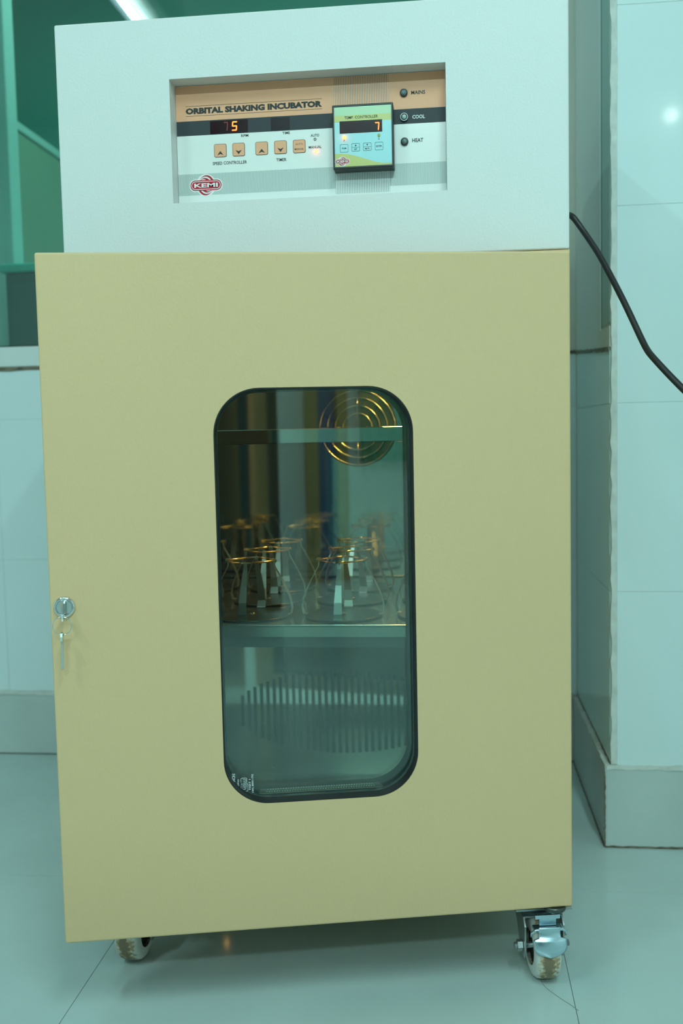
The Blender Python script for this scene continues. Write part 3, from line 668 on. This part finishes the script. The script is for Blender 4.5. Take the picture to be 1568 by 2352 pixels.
# ---- casters
def caster(loc, rot, pedal):
    M = Matrix.Translation(loc) @ Matrix.Rotation(math.radians(rot), 4, 'Z'); R = .0385
    m = MB()
    H = BZ0-.0005
    m.box(-.036, .036, -.010, .062, H-.0030, H, .0008)
    m.lathe([(.021, H-.0130), (.024, H-.0095), (.024, H-.0032)], (0, .030, 0), 'z', 32)
    for s in (-1, 1):
        out = [(-.006, R-.012), (.008, R-.012), (.030, H-.030), (.052, H-.018), (.054, H-.0125), (-.004, H-.0125), (-.012, H-.022), (-.012, R)]
        a, b = (.0235, .0255) if s > 0 else (-.0255, -.0235)
        m.prism(out, a, b, plane='yz')
    m.box(-.0255, .0255, -.003, .054, H-.0152, H-.0126, .0008)
    c = m.build('caster', DARKZINC, inc, M)
    prof = [(.022, -.0165), (.0290, -.0165), (.0345, -.0150), (.0372, -.0115), (.0385, -.005), (.0385, .005), (.0372, .0115), (.0345, .0150), (.0290, .0165), (.022, .0165)]
    MB().lathe(prof, (0, 0, R), 'x', 48, cap=False).build('wheel', TREAD, c, M)
    MB().lathe([(.0215, -.0120), (.0218, -.0100), (.0218, .0100), (.0215, .0120)], (0, 0, R), 'x', 36).build('hub', HUB, c, M)
    MB().lathe([(.0040, -.0360), (.0040, .0340)], (0, 0, R+.002), 'x', 12).build('axle', DARKZINC, c, M)
    MB().lathe([(.0072, -.0325), (.0072, -.0262)], (0, 0, R+.002), 'x', 6, smooth=False).build('axle_nut', DARKZINC, c, M)
    if pedal:
        # bracket: a bent channel over the wheel, then the tongue to step on
        m = MB(); w2 = .0215
        m.tube([(-w2, -.030, R+.0285), (-w2, -.032, R+.0335), (-w2+.005, -.033, R+.0375), (w2-.005, -.033, R+.0375), (w2, -.032, R+.0335), (w2, -.030, R+.0285)], .0017, 8)
        m.box(-w2+.003, w2-.003, -.034, -.020, R+.0355, R+.0385, .0010)
        m.prism([(-.0105, R+.0395), (.0105, R+.0395), (.0105, R+.0475), (.0155, R+.0475), (.0155, R+.0525), (-.0155, R+.0525), (-.0155, R+.0475), (-.0105, R+.0475)], -.026, -.0235)
        m.build('brake_bracket', ZINC, c, M)
        vs = []; fs = []; nu, nv = 14, 30
        for j in range(nv+1):
            tt = 1-(1-j/nv)**2.2; d = -.006+.0355*tt            # distance down the tongue
            if d < .006: hw = .0135
            else:
                q = (d-.006)/.024; hw = .0205*math.sqrt(max(.0, 1-max(0, (min(q, .999)-.35)/.65)**2.3)); hw = max(hw, .0012)
            zc = R+.0345-d*.98; yc = -.0345-.006*math.sin(min(1, max(0, d/.030))*PI*.75)
            for i in range(nu+1):
                a = -1+2*i/nu; vs.append((hw*a, yc-.0030*(1-a*a)*(1 if d > .006 else .2), zc))
        n0 = len(vs); vs += [(x, y+.0018, z) for x, y, z in vs]
        for j in range(nv):
            for i in range(nu):
                a = j*(nu+1)+i; fs.append((a, a+1, a+nu+2, a+nu+1)); fs.append((n0+a, n0+a+nu+1, n0+a+nu+2, n0+a+1))
        rim = [i for i in range(nu+1)]+[j*(nu+1)+nu for j in range(1, nv+1)]+[nv*(nu+1)+i for i in range(nu-1, -1, -1)]+[j*(nu+1) for j in range(nv-1, 0, -1)]
        for k in range(len(rim)):
            a, b = rim[k], rim[(k+1) % len(rim)]; fs.append((a, b, n0+b, n0+a))
        MB().add(vs, fs, True).build('brake_pedal', ZINC, c, M)
    return c
caster((.5905, -.0025, 0), 10, True)
caster((.0570, .0050, 0), -3, False)
caster((.575, .500, 0), 25, False)
caster((.055, .500, 0), -15, False)

# ------------------------------------------------------------------ keys in the lock
def dl(x, y, z): return MD @ Vector((x, y, z))
loc = dl(LU, -.016, LZ-.020)
ks = empty('key_bunch', loc); tag(ks, 'two steel keys on a thin ring hanging from the door lock', 'keys')
KS = mat('key steel', (.70, .72, .70), .2, 1.)
ring_pts = [dl(LU-.0008+.0103*math.cos(2*PI*k/40), -.0165, LZ-.0188+.0103*math.sin(2*PI*k/40)) for k in range(40)]
MB().tube(ring_pts, .00060, 6, True).build('ring', CHROME, ks)
# key standing in the lock: its blade is edge-on, the bow points down
m = MB(); m.prism([(-.0040, .0040), (-.0130, .0066), (-.0185, .0030), (-.0195, -.0050), (-.0170, -.0135), (-.0120, -.0150), (-.0080, -.0105), (-.0070, -.0030)], -.0009, .0009, [ell(-.0145, -.0100, .0019, .0019, 14)], plane='yz')
m.box(-.0007, .0007, -.0075, -.0039, -.0022, .0030)
m.xf(MD @ Matrix.Translation((LU, 0, LZ))).build('key', KS, ks)
# second key hanging from the ring, seen edge-on
m = MB(); m.prism([(-.0060, .0020), (-.0020, .0030), (.0030, -.0010), (.0040, -.0065), (.0015, -.0105), (.0012, -.0390), (-.0010, -.0405), (-.0028, -.0390), (-.0030, -.0110), (-.0060, -.0070), (-.0072, -.0020)], -.0012, .0012, [ell(-.0020, -.0004, .0017, .0017, 14)], plane='yz')
m.xf(MD @ Matrix.Translation((LU-.0012, -.0150, LZ-.0285)) @ Matrix.Rotation(math.radians(1.8), 4, 'Y')).build('key', KS, ks)

# ------------------------------------------------------------------ flask clamps on the platform
CLM = mat('clamp leg steel', (.88, .90, .88), .30, 1.); CLB = mat('clamp base', (.16, .15, .12), .28, .9)
def make_clamp():
    r = empty('flask_clamp', (0, 0, 0))
    MB().lathe([(.050, 0.0004), (.052, .0016), (.052, .0030), (.048, .0024), (.004, .0022)], (0, 0, 0), 'z', 40).build('base', CLB, r)
    prof = [(.0490, .0032), (.0540, .0040), (.0560, .0120), (.0535, .0270), (.0440, .0480), (.0330, .0680), (.0318, .0760)]
    wid = [.0062, .0062, .0056, .0050, .0040, .0028, .0022]
    for k in range(4):
        vs = []; fs = []
        for (rad, zz), w_ in zip(prof, wid):
            vs += [(rad, -w_, zz), (rad, w_, zz), (rad-.0008, w_, zz), (rad-.0008, -w_, zz)]
        for i in range(len(prof)-1):
            o = 4*i
            for q in range(4): fs.append((o+q, o+(q+1) % 4, o+4+(q+1) % 4, o+4+q))
        e = 4*(len(prof)-1); fs += [(3, 2, 1, 0), (e, e+1, e+2, e+3)]
        MB().add(vs, fs).xf(Matrix.Rotation(PI/2*k, 4, 'Z')).build('leg', CLM, r)
        a = PI/2*k
        MB().tube([((.0324+.0028*math.cos(t_))*math.cos(a), (.0324+.0028*math.cos(t_))*math.sin(a), .0762+.0028*math.sin(t_)) for t_ in [2*PI*i/12 for i in range(12)]], .0007, 6, True).build('hook', WIRE, r)
    pts = []
    for k in range(4):
        for i in range(6):
            a0, a1 = PI/2*k, PI/2*(k+1); f = i/6
            p = Vector((.0336*math.cos(a0), .0336*math.sin(a0), 0)).lerp(Vector((.0336*math.cos(a1), .0336*math.sin(a1), 0)), f)
            bow = 1+.16*math.sin(PI*f); pts.append((p.x*bow, p.y*bow, .0768-.0006*math.sin(PI*f)))
    MB().tube(pts, .0013, 8, True).build('ring_spring', WIRE, r)
    MB().lathe([(.0034, .0022), (.0034, .0042), (.002, .0050)], (0, 0, 0), 'z', 12).build('screw', CHROME, r)
    return r
def copy_tree(o, parent=None):
    c = o.copy(); C.objects.link(c)
    if parent is not None: c.parent = parent
    for ch in list(o.children): copy_tree(ch, c)
    return c
proto = make_clamp()
cols = [(.0875, 'far left column'), (.2125, 'second column from the left'), (.3370, 'third column from the left'), (.4615, 'far right column')]
rows = [(.082, 'front row'), (.205, 'middle row'), (.322, 'back row')]
kids = list(proto.children); first = True
for yy, rn in rows:
    for xx, cn in cols:
        c = proto if first else copy_tree(proto); first = False
        c.location = (xx, yy, TZ); c.rotation_euler = (0, 0, math.radians(random.uniform(-9, 9)+(4 if xx < .3 else -4)))
        tag(c, 'steel flask clamp on the shaker platform, %s, %s' % (rn, cn), 'flask clamp', 'flask clamps on the shaker platform')

# ------------------------------------------------------------------ power cable and floor thread
def smooth_path(pts, n=8):
    P = [Vector(p) for p in pts]; out = []
    for i in range(len(P)-1):
        p0 = P[max(0, i-1)]; p1 = P[i]; p2 = P[i+1]; p3 = P[min(len(P)-1, i+2)]
        for k in range(n):
            t_ = k/n; out.append(.5*((2*p1)+(p2-p0)*t_+(2*p0-5*p1+4*p2-p3)*t_**2+(3*p1-p0-3*p2+p3)*t_**3))
    return out+[P[-1]]
cable = smooth_path([(.6300, .215, .9800), (.6380, .2145, .9805), (.6430, .190, .9830), (.6480, .150, .9750), (.6583, .150, .9610), (.6782, .130, .9241), (.6919, .110, .8894), (.7090, .080, .8416), (.7251, .050, .7909), (.7318, .030, .7748), (.7605, 0, .7341), (.82, -.05, .66), (.93, -.11, .50), (1.05, -.12, .28), (1.18, -.08, .06), (1.32, 0, .0045), (1.55, .05, .0045)], 8)
for _ in range(16): cable = [cable[0]]+[(cable[i-1]+2*cable[i]+cable[i+1])/4 for i in range(1, len(cable)-1)]+[cable[-1]]
cb = MB().tube(cable, .0041, 10).build('power_cable', BLACK); tag(cb, 'black power cable leaving the incubator and sagging past the tiled pillar', 'cable')
MB().lathe([(.0085, 0), (.0085, .006), (.006, .012)], (.6286, .215, .9800), 'x', 16).build('cable_gland', SATIN, cb)
th = smooth_path([(.5900, -.0100, .0004), (.5877, -.0199, .0004), (.5910, -.0310, .0004), (.5960, -.0399, .0004), (.6088, -.0580, .0004), (.6180, -.0690, .0004), (.6257, -.0806, .0004)], 6)
o = MB().tube(th, .00035, 5).build('thread', mat('grey thread', (.30, .32, .30), .9)); tag(o, 'thin grey thread trailing from the braked front caster on the floor', 'thread')
